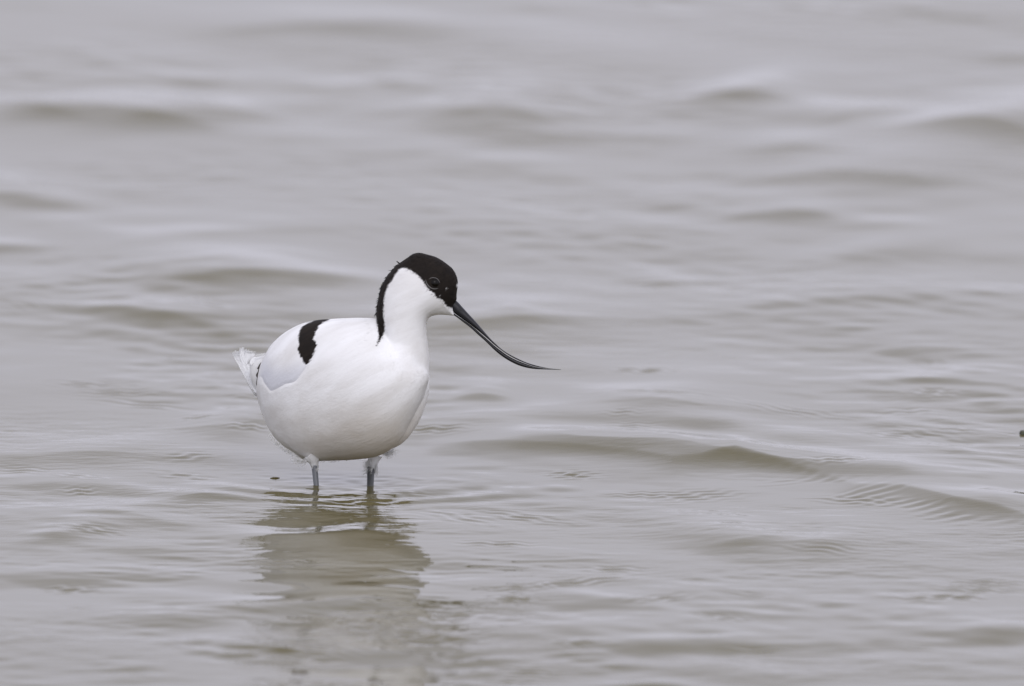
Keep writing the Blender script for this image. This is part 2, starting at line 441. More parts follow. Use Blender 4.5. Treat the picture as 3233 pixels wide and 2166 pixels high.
for cx, cy, hl, hh, tl, sl_ in FEAT:
    cx, cy, hl, hh = cx * K2, cy * K2, hl * K2, hh * K2
    gx, gy = ground(cx, cy); hx, hy = ground(cx + hl, cy + hl * tl)
    ax, ay = hx - gx, hy - gy; La = math.hypot(ax, ay); ax /= La; ay /= La
    _, ya = ground(cx, cy - hh / 2); _, yb = ground(cx, cy + hh / 2)
    w = 0.40 * (ya - yb) * abs(ax)
    qa = (X - gx) * ax + (Y - gy) * ay
    q = -(X - gx) * ay + (Y - gy) * ax
    if ax < 0: q = -q
    q = q + 0.18 * w * np.sin(qa / La * 3.1 + cx)
    along = np.exp(-(qa / (La * 0.95)) ** 2)
    if sl_ < 0 or cy > 1780:
        H += sl_ * 1.2 * q * np.exp(-0.5 * (q / w) ** 2) * along
    else:                                  # a steep face just under a crest that falls away slowly behind
        q0 = q - 0.9 * w * (1 - 0.5 * (qa / La) ** 2).clip(-1, 1); Lq = 1.5 * w; ee = 0.35 * w
        fr_ = np.exp(-(np.sqrt(q0 * q0 + ee * ee) - ee) / Lq); bk_ = np.exp(-0.5 * (q0 / (2.2 * Lq)) ** 2)
        H += sl_ * 1.05 * Lq * np.where(q0 < 0, fr_, bk_) * along

# the long crest at right
cp = np.array([(960, 1000), (1080, 1003), (1200, 1012), (1330, 1020), (1450, 1032), (1540, 1048), (1600, 1046), (1680, 1040), (1790, 1058), (1880, 1078), (1960, 1104), (2060, 1108),
               (2180, 1142), (2280, 1158), (2400, 1185), (2600, 1230)]) * K2 + np.array((0, 14.0))
gx, gy = ground(cp[:, 0], cp[:, 1])
cy_ = np.interp(X, gx, gy)
q = (Y - cy_) * 0.80
damp = np.exp(-((q + 0.02) / 0.10) ** 2) * smooth(gx[0], gx[3], X) * smooth(gx[-1], gx[-2], X)
H *= 1 - 0.72 * damp
amp = np.interp(X, gx, [0, .5, .85, .9, 1, 1.15, 1.0, 1.15, .8, .65, .8, .9, .9, .9, .5, 0]) * ((X > gx[0]) & (X < gx[-1]))
front = np.exp(-(np.sqrt(q * q + 0.006 ** 2) - 0.006) / 0.021); back = np.exp(-0.5 * (q / 0.075) ** 2)
H += 0.0055 * amp * np.clip(1 + 0.22 * lowfreq(0.10, 33), .5, 1.4) * np.where(q < 0, front, back)
# capillaries riding on the front of that crest, at its right end
ce = smooth(0.20, 0.32, X) * np.exp(-((q + 0.035) / 0.035) ** 2)
H += 0.00017 * ce * np.clip(0.25 + 0.8 * lowfreq(0.07, 12), 0, 1.4) * np.sin(2 * math.pi * ((X - gx[9]) * 0.75 - (Y - gy[9]) * 0.66) / 0.0125 + 4.5 * lowfreq(0.13, 9))

# small ripple packets
PK = [(2190, 981, 40, 8, .10), (2310, 988, 30, 6, .10), (1140, 1243, 80, 7, .02), (1580, 1135, 80, 14, -.1), (1650, 1412, 60, 10, .12), (200, 1215, 60, 10, .15),
      (1035, 1403, 55, 14, .02), (2100, 1370, 50, 6, .02), (450, 960, 40, 6, 0), (1320, 610, 60, 10, .05), (1310, 458, 50, 10, .0), (830, 130, 40, 10, 0), (1050, 155, 60, 10, 0),
      (60, 700, 60, 16, .1), (1800, 940, 120, 8, .12), (1500, 912, 90, 7, .05), (200, 880, 70, 6, .05), (330, 925, 90, 6, .12), (2250, 1330, 80, 8, .02), (880, 1440, 120, 14, .0),
      (700, 1480, 140, 14, .08), (1000, 1460, 110, 14, -.05), (60, 1075, 60, 6, .05), (180, 1090, 60, 6, .1), (1300, 1330, 120, 8, -.1), (1180, 1370, 100, 8, .0)]
pr = np.random.default_rng(8)
for i in range(46):
    PK.append((pr.uniform(0, 2340), pr.uniform(780, 1568), pr.uniform(30, 90), pr.uniform(4, 10), pr.normal(.06, .08)))
for cx, cy, hl, hh, tl in PK:
    gx_, gy_ = ground(cx * K2, cy * K2); hx, hy = ground((cx + hl) * K2, (cy + hl * tl) * K2)
    ax, ay = hx - gx_, hy - gy_; La = math.hypot(ax, ay); ax /= La; ay /= La
    _, ya = ground(cx * K2, (cy - hh) * K2); _, yb = ground(cx * K2, (cy + hh) * K2)
    wq = max(0.5 * (ya - yb) * abs(ax), 0.012)
    qa = (X - gx_) * ax + (Y - gy_) * ay; q2 = -(X - gx_) * ay + (Y - gy_) * ax
    lam = pr.uniform(0.009, 0.014); k = 2 * math.pi / lam
    envp = np.exp(-(qa / La) ** 2 - (q2 / wq) ** 2)
    msk = envp > 1e-3
    H[msk] += (pr.uniform(.11, .27) / k * envp * np.sin(k * (q2 + 0.25 * qa * pr.normal(0, .6)) + 1.5 * np.sin(qa / La * pr.uniform(4, 9) + pr.uniform(0, 6))))[msk]

# rings where the legs stand
LEGX = [(997.5, 1535.0), (1169.0, 1529.0)]
for lx, ly in LEGX:
    gx_, gy_ = ground(lx, ly)
    r = np.hypot(X - gx_, Y - gy_)
    H += 0.00010 * np.sin(2 * math.pi * r / 0.016) * np.exp(-((r - 0.025) / 0.02) ** 2) * smooth(0.002, 0.012, r)
    H += 0.0006 * np.exp(-(r / 0.0042) ** 2)
# the wake thrown towards the lens by the wading legs, and the swell that breaks up the reflection
rr_ = np.hypot((X + 0.012) / 1.9, Y - 0.004)
wk = smooth(0.012, -0.012, Y) * smooth(0.008, 0.02, rr_)
H += 0.00052 * wk * np.exp(-((rr_ - 0.052) / 0.034) ** 2) * np.sin(2 * math.pi * rr_ / 0.030 + 0.8 * lowfreq(0.25, 14)) * np.clip(0.9 + 0.4 * lowfreq(0.12, 15), .2, 1.6)
H -= 0.0025 * smooth(-0.43, -0.80, Y) * smooth(-2.2, -0.9, Y) * np.exp(-(X / 0.25) ** 2)
H0 = H[np.abs(GX).argmin(), np.abs(GY).argmin()]
Z = H
nx, ny = X.shape
I = np.arange(nx * ny).reshape(nx, ny)
Q = np.stack([I[:-1, :-1], I[1:, :-1], I[1:, 1:], I[:-1, 1:]], -1).reshape(-1, 4)
water = mesh_obj('water', np.stack([X.ravel(), Y.ravel(), Z.ravel()], 1), Q, M_WATER)
water['kind'] = 'structure'
def water_z(x, y):
    return float(Z[np.abs(GX - x).argmin(), np.abs(GY - y).argmin()])

# ------------------------------------------------------------------ the bird
root = bpy.data.objects.new('wading_bird', None); col.objects.link(root)
root.empty_display_size = 0.05
root['label'] = 'white wading bird with black cap and long upturned bill standing in shallow water'
root['category'] = 'bird'

A = R2([(1370, 74), (1420, 120), (1500, 230), (1600, 330), (1710, 420), (1800, 510), (1833, 600), (1800, 700), (1745, 830), (1695, 935), (1650, 1025), (1605, 1110),
        (1545, 1185), (1480, 1240), (1400, 1280), (1300, 1306), (1150, 1321), (1000, 1329), (860, 1333), (760, 1328), (690, 1305), (620, 1258), (560, 1215), (515, 1178),
        (468, 1130), (420, 1060), (380, 980), (345, 890), (320, 810), (305, 740), (302, 660), (310, 590), (325, 520), (345, 460), (375, 400), (420, 325), (470, 267),
        (540, 207), (620, 157), (700, 120), (780, 96), (860, 83), (960, 76), (1060, 70), (1160, 66), (1260, 66)])
C = R2([(1832, 560), (1837, 680), (1822, 770), (1792, 870), (1752, 970), (1695, 1060), (1642, 1130), (1565, 1195), (1460, 1220), (1400, 1100), (1480, 800), (1640, 560), (1760, 480)])
B = R3([(195, 1050), (204, 950), (222, 830), (245, 700), (275, 600), (320, 520), (370, 440), (430, 370), (480, 312), (530, 265), (600, 212), (680, 160), (760, 108), (840, 90), (920, 101),
        (1010, 126), (1100, 152), (1200, 205), (1290, 270), (1370, 340), (1420, 430), (1447, 520), (1449, 600), (1437, 680), (1430, 750), (1430, 812), (1402, 856), (1372, 910), (1370, 970), (1388, 1030), (1385, 1062), (1340, 1060),
        (1250, 1052), (1150, 1050), (1062, 1065), (1010, 1092), (982, 1132), (966, 1185), (962, 1250)]) + \
    [(1347, 1045), (1348, 1062), (1352, 1092), (1355, 1126), (1355, 1160), (1353, 1195), (1335, 1260), (1290, 1315), (1230, 1325), (1180, 1280), (1163, 1220), (1168, 1160), (1184, 1110), (1198, 1075), (1198, 1045), (1192, 1015)]
A = catmull(A, 4); B = catmull(B, 4); C = catmull(C, 4)
CAP = R3([(150, 1050), (204, 1090), (215, 1180), (236, 1290), (233, 1400), (190, 1520), (215, 1500), (250, 1440), (275, 1370), (297, 1300), (300, 1240), (298, 1180), (286, 1100), (280, 980), (287, 860), (296, 770), (320, 680), (352, 600),
          (402, 540), (442, 490), (482, 420), (522, 372), (560, 335), (640, 325), (720, 350), (765, 392), (830, 430), (885, 485), (925, 545), (955, 595), (1000, 655), (1050, 692), (1108, 735), (1118, 780),
          (1185, 805), (1235, 842), (1262, 890), (1310, 930), (1500, 930), (1560, 700), (1540, 400), (1400, 200), (1100, 60), (840, 10), (600, 100), (400, 300), (200, 560), (140, 900)])
SPOT1 = R3([(1428, 605), (1434, 575), (1445, 560), (1470, 565), (1470, 612), (1438, 622)])
SPOT2 = R3([(1252, 655), (1280, 640), (1292, 615), (1302, 620), (1296, 650), (1265, 672)])
SPOT3 = R3([(1150, 760), (1180, 740), (1195, 752), (1170, 775)])
PATCH = R2([(900, 60), (830, 88), (780, 105), (740, 130), (700, 170), (688, 215), (682, 260), (690, 300), (682, 350), (688, 385), (712, 420), (730, 450), (750, 476), (768, 460), (784, 430), (800, 400),
            (815, 370), (835, 330), (836, 285), (815, 270), (806, 250), (825, 210), (836, 180), (848, 150), (875, 118), (910, 96), (945, 80), (955, 60)])
WING = R2([(250, 660), (335, 600), (360, 640), (398, 690), (430, 723), (468, 716), (520, 690), (570, 662), (630, 650), (675, 622), (715, 570), (770, 500), (815, 420), (850, 340), (850, 280), (828, 255),
           (845, 190), (880, 130), (960, 60), (800, 40), (600, 100), (440, 220), (330, 380), (270, 520)])
h = 3.0
gU = np.arange(785, 1480, h); gV = np.arange(780, 1480, h); gW = np.arange(-350, 350, h)
PX, PY = np.meshgrid(gU, gV, indexing='ij')
FA, dA = inflate(A, PX, PY, h)
FB, dB = inflate(B, PX, PY, h)
FC, dC = inflate(C, PX, PY, h)
dCap = sdist(catmull(CAP, 3), PX, PY)
dCap = np.minimum(dCap, -sdist(SPOT1, PX, PY))
for s_ in (SPOT2, SPOT3): dCap = np.minimum(dCap, 1.6 - sdist(s_, PX, PY))
dCap = dCap + 3.5 * smooth(870, 910, PY) * smooth(1270, 1240, PX) * smooth(1075, 1040, PY)
dPat = sdist(catmull(PATCH, 3), PX, PY) + 1.5
dWing = sdist(catmull(WING, 3), PX, PY)
SHEAR, UC = 0.42, 1090.0
LEAN = -0.6 * math.tan(EL)
wA = -SHEAR * (PX - UC) + LEAN * (1240 - PY)
wB0 = -75.0
wB = wB0 + 0.5 * LEAN * (1100 - PY) - 5
wC = -SHEAR * (1330 - UC) + 62.0 + LEAN * (1240 - PY)
DA, DB, DC = 0.80, 0.74, 0.85
# wing pocket: the flank feathers overlap the wing's lower edge
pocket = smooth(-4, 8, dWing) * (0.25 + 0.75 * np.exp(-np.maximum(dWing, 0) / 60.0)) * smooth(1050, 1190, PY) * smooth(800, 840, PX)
pocket_wing = 3.0 * pocket + 1.0
pocket_body = 6.0 * pocket
def solid(F, wc, dep, pk=None):
    yy = gW[None, None, :] - (wc[:, :, None] if isinstance(wc, np.ndarray) else wc)
    ya = np.abs(yy) / dep
    if pk is not None: ya = ya + pk[:, :, None] * smooth(0, 40, -yy)
    return (F[:, :, None] - ya * ya)
fA = solid(FA, wA, DA, pocket_body) / 330.0
fB = solid(FB, wB, DB) / 140.0
fC = solid(FC, wC, DC) / 160.0
k = 14.0
k = (14.0 + 60.0 * smooth(12, 60, dB) * smooth(1215, 1270, PX) * smooth(1050, 1110, PY))[:, :, None]
hmx = np.maximum(k - np.abs(fA - fB), 0) / k
f = np.maximum(fA, fB) + hmx * hmx * k * 0.25
f = np.maximum(f, fC).astype(np.float32)
Vb, Qb = surface_nets(f, (gU[0], gV[0], gW[0]), h)
Vb = relax(Vb, Qb, 3)

def bil(M, x, y):
    i = np.clip((x - gU[0]) / h, 0, len(gU) - 1.001); j = np.clip((y - gV[0]) / h, 0, len(gV) - 1.001)
    i0 = i.astype(int); j0 = j.astype(int); a = i - i0; b = j - j0
    return (M[i0, j0] * (1 - a) * (1 - b) + M[i0 + 1, j0] * a * (1 - b) + M[i0, j0 + 1] * (1 - a) * b + M[i0 + 1, j0 + 1] * a * b)
def marks(V):
    c = bil(dCap, V[:, 0], V[:, 1]); c = np.where(V[:, 2] < 10, c, -20)
    p = bil(dPat, V[:, 0], V[:, 1]); p = np.where(V[:, 2] < -SHEAR * (V[:, 0] - UC) + LEAN * (1240 - V[:, 1]) + 30, p, -20)
    s = smooth(1220, 1440, V[:, 1]) * (0.35 + 0.65 * smooth(900, 1120, V[:, 0])) * 0.9  # belly mud together with warm water bounce put into the colour
    return {'cap': c, 'patch': p, 'stain_bounce': s}
WB = bird_pt(Vb[:, 0], Vb[:, 1], Vb[:, 2])
# grid axes (right, down, away) are mirrored against (right, up, away): turn the faces round when needed
def orient(W, Q):
    c = W.mean(0); n = vnormals(W, Q)
    return Q if (np.einsum('ij,ij->i', n, W - c).mean() > 0) else Q[:, ::-1]
Qb = orient(WB, Qb)
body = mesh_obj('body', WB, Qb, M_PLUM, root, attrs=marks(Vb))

# the folded wing
fW = np.minimum(solid(FA, wA, DA, pocket_wing - 5.0 * smooth(0, 14, dWing) + 2.5) / 330.0, (dWing[:, :, None] * 0.8 + 0 * gW))
fW = np.minimum(fW, (wA[:, :, None] + 12 - gW[None, None, :]) * 0.8)
fW = np.minimum(fW, -(solid(FA, wA, DA, pocket_body + 22) / 330.0))
Vw, Qw = surface_nets(fW.astype(np.float32), (gU[0], gV[0], gW[0]), h)
Vw = relax(Vw, Qw, 3)
WW = bird_pt(Vw[:, 0], Vw[:, 1], Vw[:, 2])
nw = vnormals(WW, Qw)
wing = mesh_obj('wing', WW, Qw, M_PLUM, root, attrs=dict(marks(Vw), covert_shade=smooth(.22, .75, bil(pocket, Vw[:, 0], Vw[:, 1])) * smooth(1085, 1225, Vw[:, 1] + 0.35 * (960 - Vw[:, 0]))))
bm = bmesh.new(); bm.from_mesh(wing.data); bmesh.ops.recalc_face_normals(bm, faces=bm.faces); bm.to_mesh(wing.data); bm.free()

# ---- feather barbs lying along the plumage
def strands(name, V, Wd, Nn, parent, n, length, lift, width, seed, sel=None, mat=M_PLUM, drop=0.0):
    r = np.random.default_rng(seed)
    pool = np.arange(len(V)) if sel is None else np.nonzero(sel)[0]
    i = r.choice(pool, n)
    P = Wd[i] + 0; nn = Nn[i]; px, py = V[i, 0], V[i, 1]
    isneck = smooth(0, 30, bil(dB, px, py) + 30) * smooth(1230, 1120, py) if True else 0
    head = smooth(1000, 900, py)
    du = -1.0 * (1 - isneck) + isneck * (-1.0 * head - 0.15 * (1 - head))
    dv = -0.40 * (1 - isneck) + isneck * (-0.35 * head - 1.0 * (1 - head))
    dw = 0.5 * (1 - isneck)
    dv = dv - drop
    F = bird_vec(du + r.normal(0, .22, n), dv + r.normal(0, .22, n), dw + r.normal(0, .15, n))
    F = F - nn * np.einsum('ij,ij->i', F, nn)[:, None]
    F /= np.maximum(np.linalg.norm(F, axis=1), 1e-6)[:, None]
    L = length * r.uniform(.5, 1.3, n)
    lf = lift * r.uniform(0.2, 1.3, n)
    sd = np.cross(F, nn); w = width * r.uniform(.6, 1.3, n)
    rows = []
    for t, ww in ((0, .7), (.5, 1), (1, .12)):
        c = P + F * (L * t)[:, None] + nn * (lf * t * t - 0.00025 * (1 - t) - 0.5 * (L * t) ** 2 / 0.035)[:, None]
        rows += [c - sd * (w * ww / 2)[:, None], c + sd * (w * ww / 2)[:, None]]
    VV = np.stack(rows, 1).reshape(-1, 3)
    b = np.arange(n)[:, None] * 6
    Qs = np.concatenate([b + np.array([0, 1, 3, 2]), b + np.array([2, 3, 5, 4])])
    mk = marks(V[i])
    o = mesh_obj(name, VV, Qs, mat, parent, attrs={q_: np.repeat(v_, 6) for q_, v_ in mk.items()})
    o.data.normals_split_custom_set_from_vertices(np.repeat(nn, 6, 0).tolist())
    return o
NB = vnormals(WB, Qb)
if np.einsum('ij,ij->i', NB, WB - WB.mean(0)).mean() < 0: NB = -NB
cap_v = bil(dCap, Vb[:, 0], Vb[:, 1])
plum = strands('plumage', Vb, WB, NB, body, 9000, 0.0042, 0.00015, 0.00042, 3, sel=(bil(dWing, Vb[:, 0], Vb[:, 1]) < 2) & (Vb[:, 2] < 40) & (Vb[:, 0] < 1375) & (np.abs(cap_v) > 8))
strands('cap_feathers', Vb, WB, NB, body, 2600, 0.0026, 0.0003, 0.0003, 4, sel=(cap_v > 2.5) & (Vb[:, 2] < 10))

# ---- flat feathers cut from an outline, given thickness and camber
def feather(name, pts, w0, mat, parent, thick=1.6, camber=0.0, jag=0.0, seed=0, slope=(0, 0)):
    r = np.random.default_rng(seed)
    P = catmull(pts, 3)
    if jag: P = P + r.normal(0, jag, P.shape)
    c = P.mean(0)
    bm = bmesh.new()
    vs = []
    for p in P:
        w = w0 + slope[0] * (p[0] - c[0]) + slope[1] * (p[1] - c[1]) + camber * np.linalg.norm(p - c)
        vs.append(bm.verts.new(bird_pt(p[0], p[1], w)))
    fc = bm.faces.new(vs)
    bmesh.ops.triangulate(bm, faces=[fc])
    ex = bmesh.ops.extrude_face_region(bm, geom=list(bm.faces))
    mv = [g for g in ex['geom'] if isinstance(g, bmesh.types.BMVert)]
    off = Vector(DV * thick * S)
    for v in mv: v.co += off
    bmesh.ops.recalc_face_normals(bm, faces=bm.faces)
    me = bpy.data.meshes.new(name); bm.to_mesh(me); bm.free(); me.materials.append(mat)
    o = bpy.data.objects.new(name, me); col.objects.link(o); o.parent = parent
    return o

def blob(name, pts, wc, dep, mat, parent, hh=2.0):
    P = catmull(pts, 4)
    u = np.arange(P[:, 0].min() - 8, P[:, 0].max() + 8, hh); v = np.arange(P[:, 1].min() - 8, P[:, 1].max() + 8, hh)
    a, b = np.meshgrid(u, v, indexing='ij'); F, d = inflate(P, a, b, hh)
    T = math.sqrt(F.max()) * dep; w = np.arange(-T - 8, T + 8, hh)
    ff = F[:, :, None] - (w[None, None, :] / dep) ** 2
    V, Qd = surface_nets(ff.astype(np.float32), (u[0], v[0], w[0] + wc), hh)
    V = relax(V, Qd, 2)
    Wd = bird_pt(V[:, 0], V[:, 1], V[:, 2]); Qd = orient(Wd, Qd)
    return mesh_obj(name, Wd, Qd, mat, parent)

tail = blob('tail', R5([(560, 770), (515, 650), (503, 560), (505, 430), (530, 365), (590, 315), (690, 272), (800, 232), (850, 215), (900, 280), (800, 420), (760, 520), (740, 640), (720, 780), (690, 960), (640, 1000), (600, 880)]), 165, 0.8, M_TAIL, root)
T1 = R5([(628, 1020), (560, 930), (470, 770), (380, 590), (300, 440), (180, 218), (198, 200), (215, 205), (230, 185), (252, 178), (268, 196), (282, 186), (306, 330), (390, 480), (470, 640), (560, 780), (700, 900)])
T2 = R5([(600, 930), (470, 660), (380, 440), (318, 270), (310, 132), (328, 140), (338, 122), (352, 128), (372, 112), (390, 134), (402, 240), (445, 330), (480, 420), (512, 560), (560, 720), (690, 880)])
T3 = R5([(600, 820), (500, 600), (440, 420), (405, 230), (396, 150), (412, 162), (425, 145), (446, 178), (458, 160), (475, 198), (500, 185), (520, 215), (548, 196), (560, 226), (592, 212), (566, 262), (520, 330), (500, 400), (508, 560), (580, 720)])
T4 = R5([(606, 252), (640, 226), (720, 211), (830, 196), (890, 200), (870, 232), (760, 246), (650, 276), (612, 276)])
T5 = R5([(505, 372), (545, 300), (600, 262), (640, 275), (760, 246), (870, 236), (860, 262), (720, 288), (610, 340), (540, 420)])
feather('tail_feather', T1, 262, M_TAIL, tail, 1.2, .02, .5, 1, (0, -1.3))
feather('tail_feather', T2, 262, M_TAIL, tail, 1.2, .02, .5, 2, (0, -1.3))
feather('tail_feather', T3, 275, M_TAIL, tail, 1.2, .02, .8, 3, (0, -1.3))
feather('tail_feather', T4, 135, M_TAIL, tail, 3, .02, .3, 4, (0, .6))
feather('tail_feather', T5, 158, M_TAIL, tail, 2, .02, .3, 5, (0, -.8))
tl = np.random.default_rng(77)
tips = resample(R5([(184, 222), (215, 198), (252, 184), (312, 150), (340, 128), (372, 118), (420, 155), (470, 185), (530, 205), (592, 222)]), 80)
bases = resample(R5([(600, 960), (590, 880), (570, 800), (565, 700), (560, 620), (540, 520), (525, 420)]), 80)
tv, tf = [], []
for i in range(80):
    a_, b_ = bases[i] + tl.normal(0, 1.0, 2), tips[i] + tl.normal(0, 1.3, 2)
    m_ = (a_ + b_) / 2 + np.array([-3.5, 1.5]) * (i / 80)
    t_ = np.linspace(0, 1, 7)[:, None]
    c_ = (1 - t_) ** 2 * a_ + 2 * t_ * (1 - t_) * m_ + t_ ** 2 * b_
    V_, F_ = tube(bird_pt(c_[:, 0], c_[:, 1], 145 + (1245 - c_[:, 1]) * 1.25 + tl.normal(0, 2.5)), np.array([1.3, 1.8, 2.0, 2.0, 1.8, 1.4, .5]) * S * tl.uniform(.7, 1.2), 6)
    n_ = sum(len(x) for x in tv); tv.append(V_); tf += [[x + n_ for x in q_] for q_ in F_]
mesh_obj('tail_vanes', np.concatenate(tv), tf, M_TAIL, tail)
# barbs splaying from the tail tips
def fringe(name, spec, parent, mat, seed, width=0.00013):
    """spec rows: root polyline, direction (px), length px, count, depth, curl"""
    r = np.random.default_rng(seed); Vs = []; Fs = []
    for rootline, d, ln, cnt, w0, curl, sp in spec:
        RL = resample(rootline, 60)
        for c in range(cnt):
            p = RL[r.integers(0, 60)] + r.normal(0, 1.2, 2)
            dd = np.array(d, float) / np.hypot(*d); ang = r.normal(0, sp); 
            dd = np.array([dd[0] * math.cos(ang) - dd[1] * math.sin(ang), dd[0] * math.sin(ang) + dd[1] * math.cos(ang)])
            l = ln * r.uniform(.45, 1.25); cu = curl * r.uniform(.3, 1.5); wz = w0 + r.normal(0, 6)
            pts = []
            for t in np.linspace(0, 1, 6):
                q_ = p + dd * l * t + np.array([-dd[1], dd[0]]) * cu * l * t * t
                pts.append(bird_pt(q_[0], q_[1], wz + r.normal(0, .3)))
            V, F = tube(np.array(pts), width * np.linspace(1, .25, 6) * r.uniform(.6, 1.2), 4)
            b0 = sum(len(a) for a in Vs); Vs.append(V); Fs += [[x + b0 for x in ff] for ff in F]
    return mesh_obj(name, np.concatenate(Vs), Fs, mat, parent)
fringe('tail_barbs', [(R5([(190, 225), (260, 190)]), (-.45, -1), 7, 26, 305, .1, .2), (R5([(315, 150), (390, 135)]), (-.15, -1), 8, 26, 320, .1, .2),
                      (R5([(400, 170), (590, 225)]), (.35, -1), 9, 60, 300, .15, .25), (R5([(440, 420), (520, 340)]), (.5, -1), 26, 40, 260, .1, .15)], tail, M_TAIL, 6)
D1 = R5([(748, 362), (705, 402), (676, 450), (660, 492), (684, 502), (662, 562), (636, 604), (648, 640), (650, 690), (640, 762), (648, 800), (662, 782), (668, 690), (676, 610), (700, 520), (735, 440), (770, 380)])
feather('primary_feather', [(p[0] - 2.5, p[1]) for p in D1], 88, M_DARKF, wing, 3, 0, .3, 7)

# ---- bill
def mandible(name, top, bot, wid, parent, n=56):
    a = resample(catmull(R1(top), 5, False), n); b = resample(catmull(R1(bot), 5, False), n)
    V = []; seg = 14; F = []
    t = np.linspace(0, 1, n)
    for i in range(n):
        c = (a[i] + b[i]) / 2; e = (a[i] - b[i]) / 2
        for j in range(seg):
            th = 2 * math.pi * j / seg
            p = c + e * math.cos(th); V.append(bird_pt(p[0], p[1], wB0 + wid(t[i]) * math.sin(th)))
    F = [[i * seg + j, i * seg + (j + 1) % seg, (i + 1) * seg + (j + 1) % seg, (i + 1) * seg + j] for i in range(n - 1) for j in range(seg)]
    F += [list(range(seg))[::-1], [(n - 1) * seg + j for j in range(seg)]]
    o = mesh_obj(name, np.array(V), F, M_BILL, parent)
    bm = bmesh.new(); bm.from_mesh(o.data); bmesh.ops.recalc_face_normals(bm, faces=bm.faces); bm.to_mesh(o.data); bm.free()
    return o
UPT = [(940, 545), (1003, 588), (1060, 650), (1120, 715), (1180, 780), (1240, 850), (1300, 920), (1360, 980), (1420, 1033), (1480, 1073), (1560, 1115), (1650, 1155), (1750, 1185), (1850, 1206), (1965, 1219)]
UPB = [(880, 620), (925, 655), (1005, 718), (1090, 778), (1170, 838), (1225, 882), (1290, 938), (1350, 992), (1410, 1038), (1470, 1080), (1540, 1120), (1612, 1152), (1720, 1190), (1850, 1210), (1965, 1221)]
LOT = [(890, 636), (930, 663), (1005, 722), (1090, 780), (1169, 841), (1222, 888), (1286, 943), (1346, 998), (1406, 1044), (1466, 1087), (1537, 1126), (1610, 1156), (1720, 1193), (1850, 1212), (1960, 1220)]
LOB = [(920, 690), (985, 726), (1060, 782), (1130, 836), (1200, 900), (1270, 962), (1340, 1031), (1410, 1090), (1480, 1136), (1560, 1176), (1640, 1201), (1720, 1214), (1800, 1218), (1880, 1220), (1960, 1222)]
upper = mandible('upper_mandible', UPT, UPB, lambda t: 14 * (1 - t) ** 0.8 + 1.3, root)
lower = mandible('lower_mandible', LOT, LOB, lambda t: 11 * (1 - t) ** 0.8 + 1.2, root)
bill = bpy.data.objects.new('bill', None); col.objects.link(bill); bill.parent = root
upper.parent = bill; lower.parent = bill
npz = np.array(R1([(1008, 645), (1030, 665), (1055, 690), (1085, 718)]))
Vn, Fn = tube(bird_pt(npz[:, 0], npz[:, 1], wB0 - np.array([12.2, 12.6, 11.8, 10.5])), np.array([.8, 1.7, 1.6, .5]) * S, 8)
mesh_obj('nostril', Vn, Fn, M_NOST, upper)

# ---- eye
ex, ey = R3([(1085, 560)])[0]
tE = math.sqrt(max(bil(FB, np.array([ex]), np.array([ey]))[0], 0)) * DB
wBe = bil(wB, np.array([ex]), np.array([ey]))[0]
ew = wBe - tE
bm = bmesh.new(); bmesh.ops.create_uvsphere(bm, u_segments=24, v_segments=16, radius=16.0 * S)
for v in bm.verts: v.co += Vector(bird_pt(ex, ey, ew + 10.5))
me = bpy.data.meshes.new('eye'); bm.to_mesh(me); bm.free(); me.materials.append(M_EYE)
me.polygons.foreach_set('use_smooth', np.ones(len(me.polygons), bool))
eye = bpy.data.objects.new('eye', me); col.objects.link(eye); eye.parent = root
def arc(pts, r0):
    P = catmull(R3(pts), 6, False)
    tw = np.sqrt(np.maximum(bil(FB, P[:, 0], P[:, 1]), 0)) * DB
    n = len(P); rr = r0 * np.sin(np.linspace(.12, math.pi - .12, n)) ** .7
    return tube(bird_pt(P[:, 0], P[:, 1], bil(wB, P[:, 0], P[:, 1]) - tw - 1.0), rr * S, 8)
Va, Fa = arc([(950, 505), (968, 560), (1000, 608), (1050, 642), (1100, 650), (1145, 640)], 1.7)
Vc, Fc = arc([(1005, 500), (1050, 478), (1110, 484), (1150, 515), (1170, 555)], 1.3)
mesh_obj('eye_ring', np.concatenate([Va, Vc]), Fa + [[x + len(Va) for x in q_] for q_ in Fc], M_RING, eye)

# ---- legs
def leg(top, bot, wtop, r_top, r_bot, mat=M_LEG):
    gx_, gy_ = ground(*bot)
    p0 = bird_pt(top[0], top[1], wtop); p1 = np.array([gx_, gy_, 0.0])
    d = (p1 - p0); P = [p0 + d * t for t in np.linspace(0, 1, 8)] + [p1 + d / np.linalg.norm(d) * 0.006, p1 + d / np.linalg.norm(d) * 0.03]
    rr = np.interp(np.arange(10), [0, 7, 9], [r_top, r_bot, r_bot]) * S
    V, F = tube(np.array(P), rr, 14)
    return mesh_obj('leg', V, F, mat, root)
leg1 = leg((992, 1462), (999, 1535), 5, 9.5, 8.6)
M_LEGW = simple_mat('leg_wet_dark', (0.05, 0.052, 0.054), 0.3, 0.3, 800, 0.4)
leg2 = leg((1171, 1472), (1169, 1530), 45, 12, 11.0, M_LEGW)
leg2['label'] = 'darker wet leg'
def thigh(parent, line, rad, w):
    P = catmull(line, 5, False); r_ = np.interp(np.linspace(0, 1, len(P)), np.linspace(0, 1, len(rad)), rad)
    V, F = tube(bird_pt(P[:, 0], P[:, 1], w), r_ * S, 16)
    return mesh_obj('thigh', V, F, M_TAIL, parent)
th1 = thigh(leg1, R7([(270, 380), (330, 480), (355, 560), (368, 640), (375, 700)]), [26, 20, 14.5, 11, 9.6], 5)
th2 = thigh(leg2, R7([(1690, 380), (1650, 480), (1615, 600), (1590, 700), (1580, 790)]), [22, 18, 15.5, 14, 13], 45)
